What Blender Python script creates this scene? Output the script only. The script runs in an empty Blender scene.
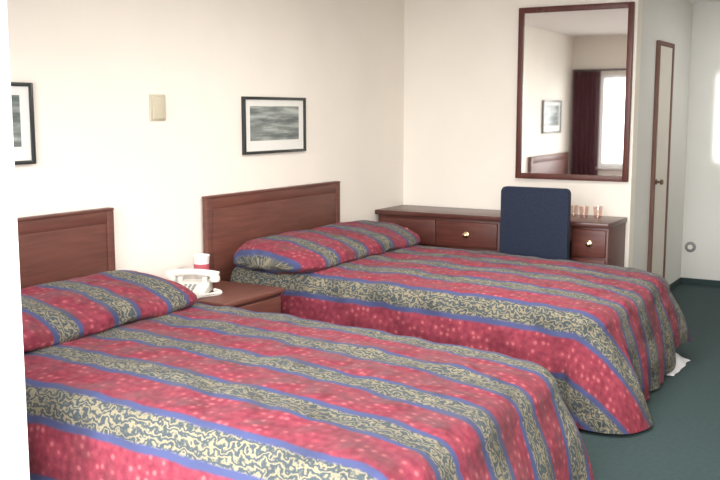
import bpy, bmesh, math, random
from mathutils import Vector, Matrix, noise
random.seed(4)
PI=math.pi
SC=bpy.context.scene
COL=SC.collection
try: SC.view_settings.view_transform='Standard'
except Exception: pass

# ------------------------------------------------------------------ helpers
def box(bm,x0,x1,y0,y1,z0,z1,bev=0,seg=2):
    vs=[bm.verts.new((x,y,z)) for x in (x0,x1) for y in (y0,y1) for z in (z0,z1)]
    F=[(0,1,3,2),(4,6,7,5),(0,4,5,1),(2,3,7,6),(0,2,6,4),(1,5,7,3)]
    fs=[bm.faces.new([vs[i] for i in f]) for f in F]
    if bev>0:
        es=list({e for f in fs for e in f.edges})
        bmesh.ops.bevel(bm,geom=es,offset=bev,segments=seg,profile=.5,affect='EDGES')
    return bm
def prism(bm,poly,axis,a0,a1,bev=0,seg=3):
    """extrude a 2-D polygon along an axis ('x','y' or 'z')"""
    def P(p,a):
        return {'x':(a,p[0],p[1]),'y':(p[0],a,p[1]),'z':(p[0],p[1],a)}[axis]
    A=[bm.verts.new(P(p,a0)) for p in poly]; B=[bm.verts.new(P(p,a1)) for p in poly]
    f1=bm.faces.new(A); f2=bm.faces.new(B[::-1]); n=len(poly)
    for i in range(n): bm.faces.new((A[i],B[i],B[(i+1)%n],A[(i+1)%n]))
    if bev>0:
        es=list(f1.edges)+list(f2.edges)
        bmesh.ops.bevel(bm,geom=es,offset=bev,segments=seg,profile=.5,affect='EDGES')
    bmesh.ops.recalc_face_normals(bm,faces=bm.faces)
def rrect(x0,x1,z0,z1,r,n=6):
    out=[]
    for cx,cz,a in ((x1-r,z1-r,0),(x0+r,z1-r,90),(x0+r,z0+r,180),(x1-r,z0+r,270)):
        for k in range(n+1):
            t=math.radians(a+90*k/n); out.append((cx+r*math.cos(t),cz+r*math.sin(t)))
    return out
def lathe(bm,origin,prof,axis='z',n=28):
    o=Vector(origin)
    M={'z':Matrix.Identity(3),'-y':Matrix(((1,0,0),(0,0,-1),(0,1,0))),'x':Matrix(((0,0,1),(0,1,0),(-1,0,0)))}[axis]
    rings=[]
    for r,h in prof:
        if r<1e-5: rings.append([bm.verts.new(o+M@Vector((0,0,h)))])
        else: rings.append([bm.verts.new(o+M@Vector((r*math.cos(2*PI*k/n),r*math.sin(2*PI*k/n),h))) for k in range(n)])
    for A,B in zip(rings,rings[1:]):
        for k in range(n):
            a=[A[k%len(A)],A[(k+1)%len(A)],B[(k+1)%len(B)],B[k%len(B)]]
            u=[]
            for v in a:
                if v not in u: u.append(v)
            if len(u)>2: bm.faces.new(u)
    bmesh.ops.recalc_face_normals(bm,faces=bm.faces)
def tube(bm,pts,r,n=8,rf=None):
    pts=[Vector(p) for p in pts]; rings=[]
    up=Vector((0,0,1))
    for i,p in enumerate(pts):
        d=(pts[min(i+1,len(pts)-1)]-pts[max(i-1,0)]).normalized()
        s=d.cross(up)
        if s.length<1e-3: s=d.cross(Vector((1,0,0)))
        s.normalize(); t=s.cross(d).normalized()
        rr=rf(i/(len(pts)-1)) if rf else r
        rings.append([bm.verts.new(p+rr*(math.cos(2*PI*k/n)*s+math.sin(2*PI*k/n)*t)) for k in range(n)])
    for A,B in zip(rings,rings[1:]):
        for k in range(n): bm.faces.new((A[k],A[(k+1)%n],B[(k+1)%n],B[k]))
    bm.faces.new(rings[0]); bm.faces.new(rings[-1][::-1])
    bmesh.ops.recalc_face_normals(bm,faces=bm.faces)
def wloc(o):
    v=Vector(o.location)
    while o.parent: o=o.parent; v+=Vector(o.location)
    return v
def obj(name,bm,mat,parent=None,smooth=True,label=None):
    """link one bmesh (world coordinates) as one object"""
    if parent is None:
        xs=[v.co for v in bm.verts]
        lo=Vector([min(c[i] for c in xs) for i in range(3)]); hi=Vector([max(c[i] for c in xs) for i in range(3)])
        o0=Vector(((lo.x+hi.x)/2,(lo.y+hi.y)/2,lo.z))
    else: o0=wloc(parent)
    bmesh.ops.translate(bm,verts=bm.verts,vec=-o0)
    me=bpy.data.meshes.new(name); bm.to_mesh(me); bm.free()
    if smooth:
        for p in me.polygons: p.use_smooth=True
        try: me.set_sharp_from_angle(angle=math.radians(38))
        except Exception: pass
    me.materials.append(mat)
    o=bpy.data.objects.new(name,me); COL.objects.link(o)
    if parent: o.parent=parent
    else: o.location=o0
    if label: o['label']=label
    return o
def thing(name,label,cat,loc,group=None):
    o=bpy.data.objects.new(name,None); COL.objects.link(o); o.empty_display_size=.1
    o.location=loc; o['label']=label; o['category']=cat
    if group: o['group']=group
    return o
def tag(o,label,cat,group=None):
    o['label']=label; o['category']=cat
    if group: o['group']=group
    return o
def struct(name,bm,mat,parent=None,smooth=False):
    o=obj(name,bm,mat,parent,smooth)
    o['kind']='structure'
    return o
def BX(*a,**k):
    bm=bmesh.new(); box(bm,*a,**k); return bm

# ------------------------------------------------------------------ materials
def newmat(name):
    m=bpy.data.materials.new(name); m.use_nodes=True
    nt=m.node_tree; b=nt.nodes['Principled BSDF']
    return m,nt,b
def nd(nt,t,**kw):
    n=nt.nodes.new(t)
    for k,v in kw.items(): setattr(n,k,v)
    return n
def simple(name,col,rough=.6,metal=0,nscale=0,namt=.15,bump=0,bscale=80,coat=0,spec=None):
    m,nt,b=newmat(name)
    b.inputs['Base Color'].default_value=(*col,1); b.inputs['Roughness'].default_value=rough; b.inputs['Metallic'].default_value=metal
    if spec is not None: b.inputs['Specular IOR Level'].default_value=spec
    tc=nd(nt,'ShaderNodeTexCoord')
    if nscale:
        n=nd(nt,'ShaderNodeTexNoise'); n.inputs['Scale'].default_value=nscale; n.inputs['Detail'].default_value=4
        nt.links.new(tc.outputs['Object'],n.inputs['Vector'])
        r=nd(nt,'ShaderNodeValToRGB')
        r.color_ramp.elements[0].position=.3; r.color_ramp.elements[1].position=.7
        r.color_ramp.elements[0].color=(*[c*(1-namt) for c in col],1); r.color_ramp.elements[1].color=(*[min(1,c*(1+namt)) for c in col],1)
        nt.links.new(n.outputs['Fac'],r.inputs['Fac']); nt.links.new(r.outputs['Color'],b.inputs['Base Color'])
    if bump:
        n=nd(nt,'ShaderNodeTexNoise'); n.inputs['Scale'].default_value=bscale; n.inputs['Detail'].default_value=3
        nt.links.new(tc.outputs['Object'],n.inputs['Vector'])
        bp=nd(nt,'ShaderNodeBump'); bp.inputs['Strength'].default_value=bump; bp.inputs['Distance'].default_value=.004
        nt.links.new(n.outputs['Fac'],bp.inputs['Height']); nt.links.new(bp.outputs['Normal'],b.inputs['Normal'])
    return m
def wood(name,c1,c2,axis='y',rough=.35):
    m,nt,b=newmat(name)
    tc=nd(nt,'ShaderNodeTexCoord'); mp=nd(nt,'ShaderNodeMapping')
    mp.inputs['Scale'].default_value={'y':(14,1.2,14),'x':(1.2,14,14),'z':(14,14,1.2)}[axis]
    n=nd(nt,'ShaderNodeTexNoise'); n.inputs['Scale'].default_value=3; n.inputs['Detail'].default_value=6; n.inputs['Distortion'].default_value=.6
    r=nd(nt,'ShaderNodeValToRGB'); r.color_ramp.elements[0].position=.3; r.color_ramp.elements[1].position=.72
    r.color_ramp.elements[0].color=(*c1,1); r.color_ramp.elements[1].color=(*c2,1)
    nt.links.new(tc.outputs['Object'],mp.inputs['Vector']); nt.links.new(mp.outputs['Vector'],n.inputs['Vector'])
    nt.links.new(n.outputs['Fac'],r.inputs['Fac']); nt.links.new(r.outputs['Color'],b.inputs['Base Color'])
    b.inputs['Roughness'].default_value=rough
    return m
def mathn(nt,op,a,b=None,c=None):
    n=nd(nt,'ShaderNodeMath',operation=op)
    for i,v in enumerate((a,b,c)):
        if v is None: continue
        if isinstance(v,(int,float)): n.inputs[i].default_value=v
        else: nt.links.new(v,n.inputs[i])
    return n.outputs[0]
def spread_mat():
    PER=.345
    m,nt,b=newmat('striped_quilt_fabric'); L=nt.links.new
    uv=nd(nt,'ShaderNodeUVMap'); uv.uv_map='UVMap'
    sp=nd(nt,'ShaderNodeSeparateXYZ'); L(uv.outputs['UV'],sp.inputs[0])
    nz=nd(nt,'ShaderNodeTexNoise'); nz.inputs['Scale'].default_value=9; L(uv.outputs['UV'],nz.inputs['Vector'])
    w=mathn(nt,'MULTIPLY_ADD',nz.outputs['Fac'],.016,-.008)
    v=mathn(nt,'ADD',sp.outputs['Y'],w)
    v=mathn(nt,'MULTIPLY_ADD',v,1/PER,.09/PER+.5)
    fr=mathn(nt,'FRACT',v)
    dist=mathn(nt,'ABSOLUTE',mathn(nt,'SUBTRACT',fr,.5))      # 0 at the middle of the paisley band
    def soft(edge,wd=.016):
        mr=nd(nt,'ShaderNodeMapRange'); mr.inputs['From Min'].default_value=edge-wd; mr.inputs['From Max'].default_value=edge+wd
        mr.inputs['To Min'].default_value=1; mr.inputs['To Max'].default_value=0; L(dist,mr.inputs['Value']); return mr.outputs[0]
    creamm=soft(.155); bluem=soft(.240)
    # red ground with small regular motifs
    vo=nd(nt,'ShaderNodeTexVoronoi'); vo.inputs['Scale'].default_value=26; vo.inputs['Randomness'].default_value=.55; L(uv.outputs['UV'],vo.inputs['Vector'])
    rr=nd(nt,'ShaderNodeValToRGB'); e=rr.color_ramp.elements
    e[0].position=.14; e[0].color=(.44,.15,.155,1); e[1].position=.30; e[1].color=(.235,.032,.052,1)
    k=e.new(.70); k.color=(.13,.018,.034,1)
    L(vo.outputs['Distance'],rr.inputs['Fac'])
    n2=nd(nt,'ShaderNodeTexNoise'); n2.inputs['Scale'].default_value=34; n2.inputs['Detail'].default_value=3; L(uv.outputs['UV'],n2.inputs['Vector'])
    r2=nd(nt,'ShaderNodeValToRGB'); e=r2.color_ramp.elements
    e[0].position=.40; e[0].color=(.18,.024,.042,1); e[1].position=.62; e[1].color=(.29,.055,.075,1)
    L(n2.outputs['Fac'],r2.inputs['Fac'])
    mx0=nd(nt,'ShaderNodeMixRGB'); mx0.inputs[0].default_value=.45; L(rr.outputs[0],mx0.inputs[1]); L(r2.outputs[0],mx0.inputs[2])
    # paisley band
    wv=nd(nt,'ShaderNodeTexWave'); wv.wave_type='RINGS'; wv.inputs['Scale'].default_value=11; wv.inputs['Distortion'].default_value=15; wv.inputs['Detail'].default_value=2.5; wv.inputs['Detail Scale'].default_value=2.4
    L(uv.outputs['UV'],wv.inputs['Vector'])
    rp=nd(nt,'ShaderNodeValToRGB'); e=rp.color_ramp.elements
    e[0].position=.10; e[0].color=(.048,.060,.068,1); e[1].position=1.0; e[1].color=(.235,.200,.130,1)
    k=e.new(.50); k.color=(.092,.098,.086,1)
    L(wv.outputs['Fac'],rp.inputs['Fac'])
    mb=nd(nt,'ShaderNodeMixRGB'); L(bluem,mb.inputs[0]); L(mx0.outputs[0],mb.inputs[1]); mb.inputs[2].default_value=(.052,.062,.145,1)
    mc=nd(nt,'ShaderNodeMixRGB'); L(creamm,mc.inputs[0]); L(mb.outputs[0],mc.inputs[1]); L(rp.outputs[0],mc.inputs[2])
    L(mc.outputs[0],b.inputs['Base Color'])
    b.inputs['Roughness'].default_value=.85
    b.inputs['Specular IOR Level'].default_value=.2
    b.inputs['Sheen Weight'].default_value=.05
    q=nd(nt,'ShaderNodeTexVoronoi'); q.feature='SMOOTH_F1'; q.inputs['Scale'].default_value=7.5; L(uv.outputs['UV'],q.inputs['Vector'])
    bp=nd(nt,'ShaderNodeBump'); bp.inputs['Strength'].default_value=1.0; bp.inputs['Distance'].default_value=.065; bp.invert=True
    L(q.outputs['Distance'],bp.inputs['Height']); L(bp.outputs['Normal'],b.inputs['Normal'])
    return m
def print_mat(name,seed):
    m,nt,b=newmat(name); L=nt.links.new
    tc=nd(nt,'ShaderNodeTexCoord'); mp=nd(nt,'ShaderNodeMapping'); mp.inputs['Location'].default_value=(seed,seed*.7,0); mp.inputs['Scale'].default_value=(1,3,26)
    L(tc.outputs['Object'],mp.inputs[0])
    n=nd(nt,'ShaderNodeTexNoise'); n.inputs['Scale'].default_value=1.2; n.inputs['Detail'].default_value=5; L(mp.outputs[0],n.inputs['Vector'])
    r=nd(nt,'ShaderNodeValToRGB'); e=r.color_ramp.elements
    e[0].position=.36; e[0].color=(.10,.125,.12,1); e[1].position=.68; e[1].color=(.45,.49,.46,1)
    k=e.new(.52); k.color=(.22,.25,.235,1)
    L(n.outputs['Fac'],r.inputs['Fac']); L(r.outputs[0],b.inputs['Base Color']); b.inputs['Roughness'].default_value=.3
    return m
M={}
M['wall']=simple('cream_painted_wall',(.87,.825,.750),.85,nscale=2,namt=.02,bump=.15,bscale=60)
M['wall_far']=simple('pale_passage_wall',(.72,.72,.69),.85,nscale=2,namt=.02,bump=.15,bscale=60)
M['ceil']=simple('ceiling_paint',(.84,.82,.78),.9,bump=.4,bscale=120)
M['carpet']=simple('green_carpet',(.024,.050,.052),.95,nscale=40,namt=.12,bump=.25,bscale=160)
M['base']=simple('green_carpet_skirting',(.030,.056,.057),.95,nscale=40,namt=.12)
M['white']=simple('white_gloss_paint',(.90,.90,.89),.5,nscale=3,namt=.01)
M['cherry']=wood('cherry_wood',(.098,.031,.022),(.155,.052,.036),'y',.5)
M['cherryx']=wood('cherry_wood_cross',(.078,.020,.014),(.125,.036,.026),'x',.45)
M['cherryz']=wood('cherry_wood_upright',(.078,.020,.014),(.125,.036,.026),'z',.45)
M['casing']=wood('faded_wood_casing',(.12,.055,.038),(.18,.085,.060),'z',.6)
M['top']=wood('dark_polished_top',(.065,.022,.018),(.115,.040,.032),'x',.3)
M['brass']=simple('brass',(.78,.58,.34),.3,1,nscale=30,namt=.05)
M['dull']=simple('dull_bronze',(.20,.14,.09),.45,1,nscale=30,namt=.05)
M['navy']=simple('navy_upholstery',(.010,.017,.040),.9,nscale=70,namt=.25,bump=.3,bscale=300)
M['black']=simple('black_metal',(.02,.02,.022),.4,nscale=20,namt=.1)
M['frame']=simple('black_picture_frame',(.022,.026,.026),.35,nscale=20,namt=.1)
M['mat']=simple('picture_mat',(.80,.80,.76),.8,nscale=20,namt=.01)
M['plastic']=simple('white_plastic',(.78,.76,.70),.4,nscale=20,namt=.01)
M['paper']=simple('white_paper',(.82,.80,.78),.6,nscale=20,namt=.01)
M['grey']=simple('grey_plastic',(.25,.26,.26),.5,nscale=20,namt=.05)
M['beige']=simple('beige_plastic',(.58,.53,.40),.5,nscale=20,namt=.02)
M['pink']=simple('pink_print',(.50,.10,.13),.5,nscale=20,namt=.05)
M['sheet']=simple('white_cotton',(.82,.83,.88),.9,nscale=20,namt=.02,bump=.2)
M['ticking']=simple('mattress_ticking',(.72,.70,.66),.9,nscale=20,namt=.03,bump=.2)
M['curtain']=simple('maroon_curtain',(.095,.028,.038),.9,nscale=40,namt=.2)
M['concrete']=simple('concrete',(.50,.49,.46),.9,nscale=8,namt=.1,bump=.3)
M['door']=simple('pale_door_paint',(.68,.65,.58),.55,nscale=3,namt=.02)
M['spread']=spread_mat()
m,nt,b=newmat('mirror_glass'); b.inputs['Base Color'].default_value=(.97,.98,.97,1); b.inputs['Metallic'].default_value=1; b.inputs['Roughness'].default_value=.03; M['mirror']=m
m,nt,b=newmat('clear_window_glass')
tr=nd(nt,'ShaderNodeBsdfTransparent'); gl=nd(nt,'ShaderNodeBsdfGlossy'); gl.inputs['Roughness'].default_value=.02; mx=nd(nt,'ShaderNodeMixShader'); mx.inputs[0].default_value=.06
nt.links.new(tr.outputs[0],mx.inputs[1]); nt.links.new(gl.outputs[0],mx.inputs[2]); nt.links.new(mx.outputs[0],nt.nodes['Material Output'].inputs['Surface']); M['pane']=m
m,nt,b=newmat('clear_cup_plastic')
tr=nd(nt,'ShaderNodeBsdfTransparent'); tr.inputs[0].default_value=(.97,.91,.89,1); gl=nd(nt,'ShaderNodeBsdfGlossy'); gl.inputs['Roughness'].default_value=.12; gl.inputs['Color'].default_value=(.85,.78,.76,1); mx=nd(nt,'ShaderNodeMixShader')  # slight pink tint paints in the desk's reddish reflection
mx.inputs[0].default_value=.10
nt.links.new(tr.outputs[0],mx.inputs[1]); nt.links.new(gl.outputs[0],mx.inputs[2]); nt.links.new(mx.outputs[0],nt.nodes['Material Output'].inputs['Surface']); M['cup']=m

# ------------------------------------------------------------------ room shell
YF,YB,YH=1.95,7.03,8.85      # front wall, back wall, end of the passage
XR,XC,H=3.9,1.90,2.50
struct('floor',BX(-.12,XR+.12,YF-.12,YH+.12,-.1,0),M['carpet'])
struct('ceiling',BX(-.12,XR+.12,YF-.12,YH+.12,H,H+.1),M['ceil'])
struct('wall_left',BX(-.12,0,YF-.12,YB+.12,0,H),M['wall'])
struct('wall_back',BX(0,XC,YB,YB+.12,0,H),M['wall'])
struct('wall_passage',BX(XC-.12,XC,YB+.12,YH,0,H),M['wall_far'])
struct('wall_far',BX(XC-.12,XR,YH,YH+.12,0,H),M['wall_far'])
struct('wall_right',BX(XR,XR+.12,YF-.12,YH+.12,0,H),M['wall'])
bm=bmesh.new()
OX0,OX1,OZ=1.350,3.62,2.16
WX0,WX1,WZ0,WZ1=.36,1.15,.86,2.02
box(bm,0,WX0,YF-.12,YF,0,H); box(bm,WX0,WX1,YF-.12,YF,0,WZ0); box(bm,WX0,WX1,YF-.12,YF,WZ1,H)
box(bm,WX1,OX0-.06,YF-.12,YF,0,H); box(bm,OX0-.06,OX1+.06,YF-.12,YF,OZ+.06,H); box(bm,OX1+.06,XR,YF-.12,YF,0,H)
struct('wall_front',bm,M['wall'])
bm=bmesh.new()
box(bm,OX0-.06,OX0,YF-.14,YF+.02,0,OZ,.004); box(bm,OX1,OX1+.06,YF-.14,YF+.02,0,OZ,.004); box(bm,OX0-.06,OX1+.06,YF-.14,YF+.02,OZ,OZ+.06,.004)
struct('trim_1',bm,M['white'])
bm=bmesh.new()
for a in ((WX0,WX0+.05,WZ0,WZ1),(WX1-.05,WX1,WZ0,WZ1),(WX0+.05,WX1-.05,WZ0,WZ0+.05),(WX0+.05,WX1-.05,WZ1-.05,WZ1)):
    box(bm,a[0],a[1],YF-.10,YF-.03,a[2],a[3],.004)
w=struct('window_1',bm,M['white'])
struct('window_pane',BX(WX0+.05,WX1-.05,YF-.07,YF-.064,WZ0+.05,WZ1-.05),M['pane'],w)
struct('window_sill',BX(WX0-.03,WX1+.03,YF-.03,YF+.04,WZ0-.03,WZ0,.004),M['white'],w)
# skirting
D0,D1,DH=7.60,8.10,2.10
struct('baseboard_far',BX(XC,XR,YH-.010,YH,0,.055,.003),M['base'])
struct('baseboard_passage',BX(XC,XC+.010,YB+.0,D0,0,.055,.003),M['base'])
struct('baseboard_passage_end',BX(XC,XC+.010,D1,YH-.010,0,.055,.003),M['base'])
struct('baseboard_left',BX(0,.012,YF,YB,0,.09,.003),M['base'])
struct('baseboard_back',BX(.012,XC,YB-.012,YB,0,.09,.003),M['base'])
struct('ground',BX(-6,10,-10,YF-.12,-.16,-.04),M['concrete'])

# passage door (on the side wall of the passage)
bm=bmesh.new(); box(bm,XC,XC+.02,D0+.035,D1-.035,0.005,DH-.035,.003)
d=struct('door_1',bm,M['door'])
bm=bmesh.new(); box(bm,XC,XC+.030,D0,D0+.035,0,DH,.004); box(bm,XC,XC+.030,D1-.035,D1,0,DH,.004); box(bm,XC,XC+.030,D0+.035,D1-.035,DH-.035,DH,.004)
struct('door_frame',bm,M['casing'],d)
bm=bmesh.new(); lathe(bm,(XC+.02,D0+.09,1.0),[(0,0),(.022,0),(.022,.006),(.010,.010),(.010,.03),(.020,.036),(.022,.048),(.015,.056),(0,.058)],'x')
struct('door_handle',bm,M['dull'],d,True)

# ------------------------------------------------------------------ beds
def headboard(root,y0,y1):
    top=1.045
    bm=bmesh.new(); box(bm,.018,.040,y0+.02,y1-.02,.30,top-.01,.003)
    hb=obj('headboard',bm,M['cherry'],root)
    bm=bmesh.new(); box(bm,.006,.051,y0,y1,top-.014,top,.004); obj('headboard_cap',bm,M['cherry'],hb)
    for a,c in ((y0,y0+.05),(y1-.05,y1)):
        obj('headboard_stile',BX(.010,.047,a,c,.0,top-.014,.004),M['cherry'],hb)
    obj('headboard_rail',BX(.036,.046,y0+.05,y1-.05,top-.075,top-.014,.003),M['cherry'],hb)
    obj('headboard_panel',BX(.036,.045,y0+.058,y1-.058,.36,top-.083,.003,seg=3),M['cherry'],hb)
    return hb
MX0=.07
def make_bed(yc,hy0,hy1,label,group,MX1,TOP):
    root=thing('bed',label,'bed',(1.15,yc,0),group)
    headboard(root,hy0,hy1)
    obj('bed_frame',BX(MX0+.03,MX1-.06,yc-.68,yc+.68,.14,.18,.004),M['black'],root)
    for x in (.2,2.05):
        for s in (-1,1):
            obj('leg',BX(x-.03,x+.03,yc+s*.6-.03,yc+s*.6+.03,0,.14,.004),M['black'],root)
    for nm,z0,z1,bv in (('box_spring',.18,.34,.02),('mattress',.342,TOP-.095,.05)):
        bm=bmesh.new(); prism(bm,rrect(MX0,MX1,yc-.72,yc+.72,.12,8),'z',z0,z1,bv,4); obj(nm,bm,M['ticking'],root)
    return root
def make_spread(yc,label,group,seed,xf,cn=.17,cf=.03,foot=.08,lift=0,sag=.05,poff=-.05,ph=1.2,TOP=.6,hl=.80):
    x0,hw,r,rc=.085,.665,.100,.10
    root=thing('bedspread',label,'bedspread',(1.15,yc,0),group)
    bm=bmesh.new(); uvl=bm.loops.layers.uv.new('UVMap')
    P=[]
    n1,nc,n2=80,18,56
    for i in range(n1+1): P.append((Vector((x0+(xf-rc-x0)*i/n1,yc-hw)),Vector((0,-1))))
    for i in range(1,nc+1):
        a=-PI/2+PI/2*i/nc; n=Vector((math.cos(a),math.sin(a))); P.append((Vector((xf-rc,yc-hw+rc))+rc*n,n))
    for i in range(1,n2+1): P.append((Vector((xf,yc-hw+rc+(2*hw-2*rc)*i/n2)),Vector((1,0))))
    for i in range(1,nc+1):
        a=PI/2*i/nc; n=Vector((math.cos(a),math.sin(a))); P.append((Vector((xf-rc,yc+hw-rc))+rc*n,n))
    for i in range(1,n1+1): P.append((Vector((xf-rc-(xf-rc-x0)*i/n1,yc+hw)),Vector((0,1))))
    arc=[0]
    for a,b_ in zip(P,P[1:]): arc.append(arc[-1]+(b_[0]-a[0]).length+abs(a[1].angle_signed(b_[1]))*.25)
    rows=[]
    inner=24
    def nz(x,y,s): return noise.noise(Vector((x*s,y*s,seed*3.1)))
    for j,(p,n) in enumerate(P):
        row=[]
        c=Vector((min(max(p.x,x0),xf-hw*.9),yc))
        for k in range(inner+1):
            t=k/inner; q=c.lerp(p,t)
            fq=(q.x-x0)/(xf-x0)
            z=TOP+.018*(1-t**3)-sag*fq**3+.012*nz(q.x,q.y,4)+.010*nz(q.x,q.y,9)
            row.append((q.x,q.y,z,q.x,q.y-yc))
        zt=row[-1][2]
        for k in range(1,9):
            a=PI/2*k/8; q=p+n*(r*math.sin(a)); d=r*a; u=p+n*d
            row.append((q.x,q.y,zt-r*(1-math.cos(a)),u.x,u.y-yc))
        fx=(p.x-x0)/(xf-x0)
        cw=n.x*n.x
        HEM=.018
        if lift and fx>.9: HEM+=lift*math.exp(-((p.y+.12*n.y-(yc+hw-.14))/.22)**4)
        S=zt-r-HEM
        side=.005+.060*fx**1.7
        corner=cn if n.y<0 else cf
        F=side*(1-cw)+foot*cw+corner*abs(2*n.x*n.y)
        amp=(.003+.012*fx**2)*(1-cw)+.014*cw
        for k in range(1,19):
            s=S*k/18; f=k/18
            wv=amp*f*(math.sin(arc[j]*19+seed)+.6*math.sin(arc[j]*33+1.3*seed))
            bulge=.022*math.sin(PI*f)
            off=r+F*f**1.0+wv+bulge
            q=p+n*off; d=r*PI/2+s; u=p+n*d
            row.append((q.x,q.y,zt-r-s+.004*noise.noise(Vector((q.x*14,q.y*14,s*14))),u.x,u.y-yc))
        rows.append(row)
    V=[[bm.verts.new(a[:3]) for a in row] for row in rows]
    for j in range(len(rows)-1):
        for k in range(len(rows[0])-1):
            f=bm.faces.new((V[j][k],V[j+1][k],V[j+1][k+1],V[j][k+1]))
            for l,(jj,kk) in zip(f.loops,((j,k),(j+1,k),(j+1,k+1),(j,k+1))):
                l[uvl].uv=(rows[jj][kk][3],rows[jj][kk][4])
    bmesh.ops.remove_doubles(bm,verts=bm.verts,dist=.0002)
    bmesh.ops.recalc_face_normals(bm,faces=bm.faces)
    obj('quilt',bm,M['spread'],root)
    # the head end of the spread, wrapped over the pillows
    bm=bmesh.new(); uvl=bm.loops.layers.uv.new('UVMap')
    NA,NY=48,110
    sec=[]
    for i in range(NA):
        a=2*PI*i/NA; ca,sa=math.cos(a),math.sin(a)
        sx=math.copysign(abs(ca)**.80,ca)*.310; sz=math.copysign(abs(sa)**.8,sa)
        z=sz*(.100 if sz>0 else .050)
        if sz>0: z*=1.0-.30*sx/.310
        sec.append((sx,z))
    al=[0]
    for i in range(NA): 
        a,b_=sec[i],sec[(i+1)%NA]; al.append(al[-1]+math.hypot(b_[0]-a[0],b_[1]-a[1]))
    G=[]
    for j in range(NY+1):
        t=math.sin((-1+2*j/NY)*PI/2); e=max(0,1-abs(t)**10)**.5
        dip=1-.10*math.exp(-(t/.09)**2)
        row=[]
        for i,(x,z) in enumerate(sec):
            ex=.45+.55*e; ez=e*dip
            y=yc+poff+hl*t
            xx=.395+x*ex
            wob=.014*noise.noise(Vector((xx*5,y*5,seed)))+.010*noise.noise(Vector((xx*10,y*10,seed)))
            zz=TOP+.045+z*ez*ph+wob*e
            row.append((xx,y,zz,al[i],hl*t))
        G.append(row)
    V=[[bm.verts.new(a[:3]) for a in row] for row in G]
    for j in range(NY):
        for i in range(NA):
            i2=(i+1)%NA
            f=bm.faces.new((V[j][i],V[j+1][i],V[j+1][i2],V[j][i2]))
            for l,(jj,ii,aa) in zip(f.loops,((j,i,i),(j+1,i,i),(j+1,i2,i+1),(j,i2,i+1))):
                l[uvl].uv=(.2+al[aa],G[jj][ii][4]+.06)
    bm.faces.new(V[0][::-1]); bm.faces.new(V[-1])
    bmesh.ops.recalc_face_normals(bm,faces=bm.faces)
    obj('pillow_cover',bm,M['spread'],root,label='head end of the striped bedspread wrapped over the pillows')
    return root
Y1,Y2=3.035,5.36
make_bed(Y1,2.17,3.665,'double bed in the foreground beside the doorway, with reddish cherry wood headboard','pair of double beds',2.38,.575)
make_bed(Y2,4.43,5.95,'double bed nearer the desk, its dark cherry wood headboard under the framed landscape print','pair of double beds',2.34,.60)
make_spread(Y1,'red, blue and paisley striped bedspread on the foreground bed','striped bedspreads',1.0,2.43,cn=.10,cf=.09,foot=.10,sag=.065,poff=-.15,ph=1.20,TOP=.575,hl=.78)
make_spread(Y2,'red, blue and paisley striped bedspread on the bed nearer the desk','striped bedspreads',2.3,2.35,cn=.24,cf=.05,foot=.09,lift=.12,poff=-.05,ph=1.22)

# white cloth on the floor, poking out under the raised hem
bm=bmesh.new(); nx,ny=22,30
V=[[None]*(ny+1) for _ in range(nx+1)]
for i in range(nx+1):
    for j in range(ny+1):
        u,v=i/nx,j/ny
        x=2.30+.26*u+.03*noise.noise(Vector((v*3,0,2)))+.01*v; y=5.64+.42*v+.03*noise.noise(Vector((u*3,5,2)))
        e=min(u,1-u,v,1-v)*5; e=min(1,e)
        z=.004+e*(.065+.025*noise.noise(Vector((u*3,v*4,7))))
        V[i][j]=bm.verts.new((x,y,z))
for i in range(nx):
    for j in range(ny): bm.faces.new((V[i][j],V[i+1][j],V[i+1][j+1],V[i][j+1]))
tag(obj('cloth',bm,M['sheet']),'white cloth on the green carpet, tucked under the far bedspread hem','cloth')

# ------------------------------------------------------------------ nightstand, telephone, cup
NX0,NX1,NY0,NY1,NZ=.02,.62,3.87,4.425,.545
t=thing('nightstand','cherry wood nightstand squeezed between the two beds','nightstand',(.3,4.15,0))
obj('body',BX(NX0+.01,NX1-.02,NY0+.015,NY1-.015,.06,NZ-.03,.004),M['cherryz'],t)
obj('plinth',BX(NX0+.03,NX1-.06,NY0+.03,NY1-.03,0,.06,.003),M['cherryz'],t)
obj('top',BX(NX0,NX1,NY0,NY1,NZ-.03,NZ,.008,seg=3),M['cherry'],t)
for z0,z1 in ((.33,.50),(.09,.31)):
    dr=obj('drawer',BX(NX1-.024,NX1-.006,NY0+.035,NY1-.035,z0,z1,.006,seg=3),M['cherry'],t)
    bm=bmesh.new(); lathe(bm,(NX1-.006,4.15,(z0+z1)/2),[(0,0),(.012,0),(.006,.008),(.006,.014),(.014,.02),(.014,.026),(0,.03)],'x',20); obj('knob',bm,M['brass'],dr)
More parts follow.
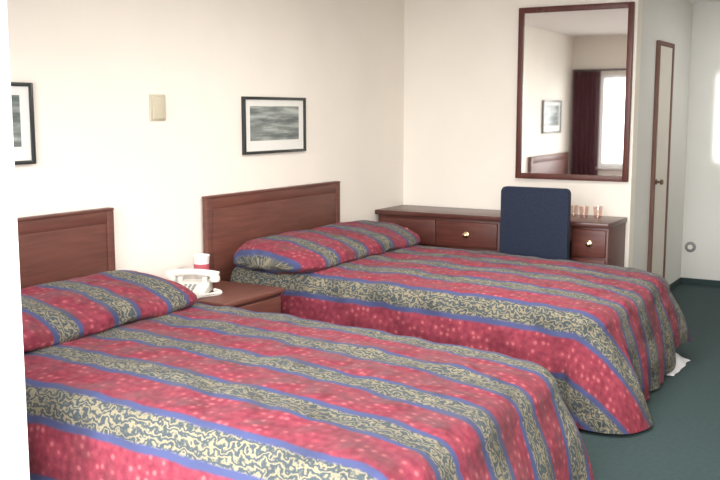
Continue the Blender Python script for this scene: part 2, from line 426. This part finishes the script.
# telephone
px,py,pz=.27,4.01,NZ
t=thing('telephone','off-white corded telephone on the nightstand beside the foreground pillow','telephone',(px,py,pz))
bm=bmesh.new(); prism(bm,[(px-.10,pz),(px+.11,pz),(px+.11,pz+.025),(px-.07,pz+.065),(px-.10,pz+.065)],'y',py-.10,py+.10,.008); obj('base',bm,M['plastic'],t)
for i in range(4):
    for j in range(3):
        x=px+.085-.026*i; z=pz+.025+(px+.11-x)*.222
        obj('button',BX(x-.008,x+.008,py-.026+.026*j-.008,py-.026+.026*j+.008,z-.003,z+.005,.002),M['grey'],t)
pts=[]
for k in range(17):
    s=-1+2*k/16; pts.append((px-.055, py+.145*s, pz+.114-.020*s*s))
bm=bmesh.new(); tube(bm,pts,.015,12,lambda u:.017+.007*abs(2*u-1)**2)
hs=obj('handset',bm,M['plastic'],t)
for s in (-1,1):
    bm=bmesh.new(); lathe(bm,(px-.055,py+.124*s,pz+.060),[(0,0),(.025,0),(.030,.010),(.028,.030),(.012,.038),(0,.038)]); obj('earpiece' if s<0 else 'mouthpiece',bm,M['plastic'],hs)
    obj('cradle',BX(px-.085,px-.025,py+.070*s-.012,py+.070*s+.012,pz+.055,pz+.088,.005),M['plastic'],t)
bm=bmesh.new(); cp=[]
for k in range(300):
    u=k/299; cx=px-.05+.20*u; cy=py+.122+.05*math.sin(u*PI*1.4)
    a=u*2*PI*26; cp.append((cx,cy+.008*math.cos(a),pz+.0115+.008*math.sin(a)))
tube(bm,cp,.003,5); obj('coiled_cord',bm,M['plastic'],t)
t.rotation_euler=(0,0,math.radians(-64))
# cup
cx,cy=.13,4.27
t=thing('paper_cup','white paper cup with a red band behind the telephone','cup',(cx,cy,NZ))
bm=bmesh.new(); lathe(bm,(cx,cy,NZ),[(0,.002),(.034,.002),(.035,0),(.048,.165),(.051,.170),(.048,.174),(.045,.170),(.033,.008),(0,.008)]); obj('cup',bm,M['paper'],t)
bm=bmesh.new(); lathe(bm,(cx,cy,NZ),[(.0415,.078),(.0432,.078),(.0464,.122),(.045,.122)]); obj('band',bm,M['pink'],t)

# ------------------------------------------------------------------ desk
DY0,DY1,DZ=6.55,7.012,.78
t=thing('desk','long cherry wood dresser desk with brass knobs under the mirror','desk',(.95,6.8,0))
obj('top',BX(.005,1.885,DY0-.015,DY1+.004,DZ-.035,DZ,.006,seg=3),M['top'],t)
def pedestal(x0,x1):
    return obj('pedestal',BX(x0,x1,DY0+.02,DY1,0,DZ-.035,.003),M['cherryx'],t)
pedestal(.02,1.06); pedestal(1.61,1.875)
obj('apron',BX(1.06,1.61,DY0+.04,DY0+.06,DZ-.15,DZ-.035,.003),M['cherryx'],t)
obj('back_panel',BX(1.06,1.61,DY1-.02,DY1,.25,DZ-.035,.002),M['cherryx'],t)
def drawer(x0,x1,z0,z1,kx=None):
    d=obj('drawer',BX(x0,x1,DY0,DY0+.02,z0,z1,.006,seg=3),M['cherryx'],t)
    bm=bmesh.new(); lathe(bm,(kx or (x0+x1)/2,DY0,(z0+z1)/2),[(0,0),(.022,0),(.024,.003),(.020,.006),(.008,.009),(.007,.02),(.015,.026),(.015,.031),(.008,.035),(0,.035)],'-y',24)
    obj('knob',bm,M['brass'],d)
for x0,x1 in ((.035,.532),(.548,1.045)):
    for z0,z1 in ((.53,.725),(.30,.515),(.06,.285)): drawer(x0,x1,z0,z1)
for z0,z1 in ((.53,.725),(.30,.515),(.06,.285)): drawer(1.625,1.862,z0,z1)
# plastic tumblers on the desk
for i,(x,y) in enumerate(((1.545,6.80),(1.635,6.76),(1.725,6.80))):
    bm=bmesh.new(); lathe(bm,(x,y,DZ),[(0,.001),(.026,.001),(.028,.004),(.035,.09),(.0335,.09),(.026,.008),(0,.008)],n=26)
    o=obj('tumbler',bm,M['cup'])
    tag(o,['clear plastic tumbler on the desk, the one nearest the navy chair','clear plastic tumbler on the desk, middle of the row of three','clear plastic tumbler on the desk, the one farthest from the navy chair'][i],'glass','tumblers on the desk')

# ------------------------------------------------------------------ chair
cxm,cyb=1.435,6.29
t=thing('desk_chair','navy upholstered chair with its back to the room, pushed up to the desk','chair',(cxm,6.5,0))
bm=bmesh.new(); prism(bm,rrect(cxm-.245,cxm+.245,.52,1.03,.028),'y',cyb-.03,cyb+.03,.012,4); obj('backrest',bm,M['navy'],t)
bm=bmesh.new(); prism(bm,rrect(cxm-.165,cxm+.165,6.34,6.74,.05),'z',.41,.485,.02,4); obj('seat',bm,M['navy'],t)
for s in (-1,1):
    bm=bmesh.new(); tube(bm,[(cxm+s*.15,6.35,0),(cxm+s*.15,6.355,.41),(cxm+s*.15,6.335,.50),(cxm+s*.15,6.315,.70)],.013,10); obj('leg',bm,M['black'],t,label='rear chair leg rising into the back support')
    bm=bmesh.new(); tube(bm,[(cxm+s*.145,6.70,0),(cxm+s*.145,6.70,.42)],.013,10); obj('leg',bm,M['black'],t)
    bm=bmesh.new(); tube(bm,[(cxm+s*.148,6.35,.16),(cxm+s*.145,6.70,.16)],.009,8); obj('stretcher',bm,M['black'],t)

# ------------------------------------------------------------------ mirror
mx0,mx1,mz0,mz1=1.010,1.880,1.04,2.335; fw=.042
t=thing('wall_mirror','tall wood-framed mirror on the wall above the desk','mirror',((mx0+mx1)/2,YB,mz0))
bm=bmesh.new()
for a in ((mx0,mx0+fw,mz0,mz1),(mx1-fw,mx1,mz0,mz1),(mx0+fw,mx1-fw,mz0,mz0+fw),(mx0+fw,mx1-fw,mz1-fw,mz1)):
    box(bm,a[0],a[1],YB-.035,YB-.001,a[2],a[3],.006)
obj('frame',bm,M['cherryz'],t)
obj('glass',BX(mx0+fw-.005,mx1-fw+.005,YB-.018,YB-.012,mz0+fw-.005,mz1-fw+.005),M['mirror'],t,False)
t.location.y-=.0095; t.rotation_euler=(0,0,math.radians(1.2))      # hangs a touch proud of the wall on one side

# ------------------------------------------------------------------ pictures
def picture(y0,y1,z0,z1,label,seed):
    t=thing('framed_picture',label,'picture',(0,(y0+y1)/2,z0),'framed prints above the headboards'); f=.018
    bm=bmesh.new()
    for a in ((y0,y0+f,z0,z1),(y1-f,y1,z0,z1),(y0+f,y1-f,z0,z0+f),(y0+f,y1-f,z1-f,z1)): box(bm,.001,.026,a[0],a[1],a[2],a[3],.003)
    obj('frame',bm,M['frame'],t)
    obj('mat_board',BX(.003,.012,y0+f-.002,y1-f+.002,z0+f-.002,z1-f+.002),M['mat'],t,False)
    obj('print',BX(.011,.0135,y0+.075,y1-.075,z0+.085,z1-.06),print_mat('seascape_print',seed),t,False)
picture(4.84,5.54,1.28,1.648,'black framed grey-green landscape print above the farther headboard',3.3)
picture(2.46,3.185,1.30,1.690,'black framed print at the left edge, above the foreground headboard',8.1)
# thermostat
t=thing('wall_thermostat','beige thermostat box on the wall above the nightstand','thermostat',(0,4.07,1.50))
obj('back_plate',BX(0,.010,4.008,4.132,1.50,1.648,.003),M['beige'],t)
obj('cover',BX(.010,.022,4.018,4.122,1.51,1.638,.005),M['beige'],t)
# round wall fitting
t=thing('wall_fitting','small round grey fitting low on the far passage wall','wall fitting',(1.975,YH,.30))
bm=bmesh.new(); lathe(bm,(1.975,YH-.0005,.34),[(0,0),(.048,0),(.048,.008),(.040,.014),(0,.014)],'-y'); obj('plate',bm,M['grey'],t)
bm=bmesh.new(); lathe(bm,(1.975,YH-.0145,.34),[(0,0),(.022,0),(.020,.012),(0,.014)],'-y'); obj('centre_cap',bm,M['plastic'],t)

# ------------------------------------------------------------------ curtain
t=thing('window_curtain','dark maroon pleated curtain seen in the mirror beside the bright window','curtain',(.25,YF+.06,.60))
bm=bmesh.new(); n=80; A=[];B=[]
for i in range(n+1):
    x=.03+.35*i/n; y=YF+.055+.020*math.sin(i/n*2*PI*6)
    A.append(bm.verts.new((x,y,2.06))); B.append(bm.verts.new((x,y*1.0+.004*math.sin(i),.62)))
for i in range(n): bm.faces.new((A[i],A[i+1],B[i+1],B[i]))
obj('fabric',bm,M['curtain'],t)
bm=bmesh.new(); tube(bm,[(.03,YF+.055,2.075),(1.25,YF+.055,2.075)],.012,12); obj('rod',bm,M['black'],t)
for x in (.05,1.23): obj('bracket',BX(x-.01,x+.01,YF+.0005,YF+.055,2.065,2.085),M['black'],t)

# ------------------------------------------------------------------ lights
w=bpy.data.worlds.new('world'); SC.world=w; w.use_nodes=True
bg=w.node_tree.nodes['Background']; bg.inputs['Color'].default_value=(.95,.97,1,1); bg.inputs['Strength'].default_value=4.8
def area(name,loc,target,sx,sy,power,col,spread=180):
    l=bpy.data.lights.new(name,'AREA'); l.shape='RECTANGLE'; l.size=sx; l.size_y=sy; l.energy=power; l.color=col; l.spread=math.radians(spread)
    o=bpy.data.objects.new(name,l); COL.objects.link(o); o.location=loc
    o.rotation_euler=(Vector(target)-Vector(loc)).to_track_quat('-Z','Y').to_euler(); return o
area('daylight',(3.2,-2.2,2.6),(1.6,5,.9),5,3,700,(1,.985,.96))
area('ceiling_fill',(2.1,4.6,2.46),(2.1,4.6,0),1.2,1.2,60,(1,.96,.89))  # unseen fill added under the ceiling to brighten the room, no fixture
area('passage_area_light',(2.9,8.0,2.46),(2.9,8.0,0),.4,.4,8,(1,.98,.95))  # small area light below the passage ceiling, pointing down
area('wall_patch_light',(2.42,1.9,1.5),(2.42,8.8,1.5),.55,.75,3.0,(1,.97,.9),1.2)  # narrow area light added to throw a bright patch on the far wall

# ------------------------------------------------------------------ camera
th,p=math.radians(30.7),math.radians(7.67)
cam=bpy.data.cameras.new('camera'); cam.sensor_width=36; cam.lens=950/720*36; cam.clip_start=.05
co=bpy.data.objects.new('camera',cam); COL.objects.link(co); co.location=(3.75,0,1.55)
co.rotation_euler=(PI/2-p,0,th)
SC.camera=co
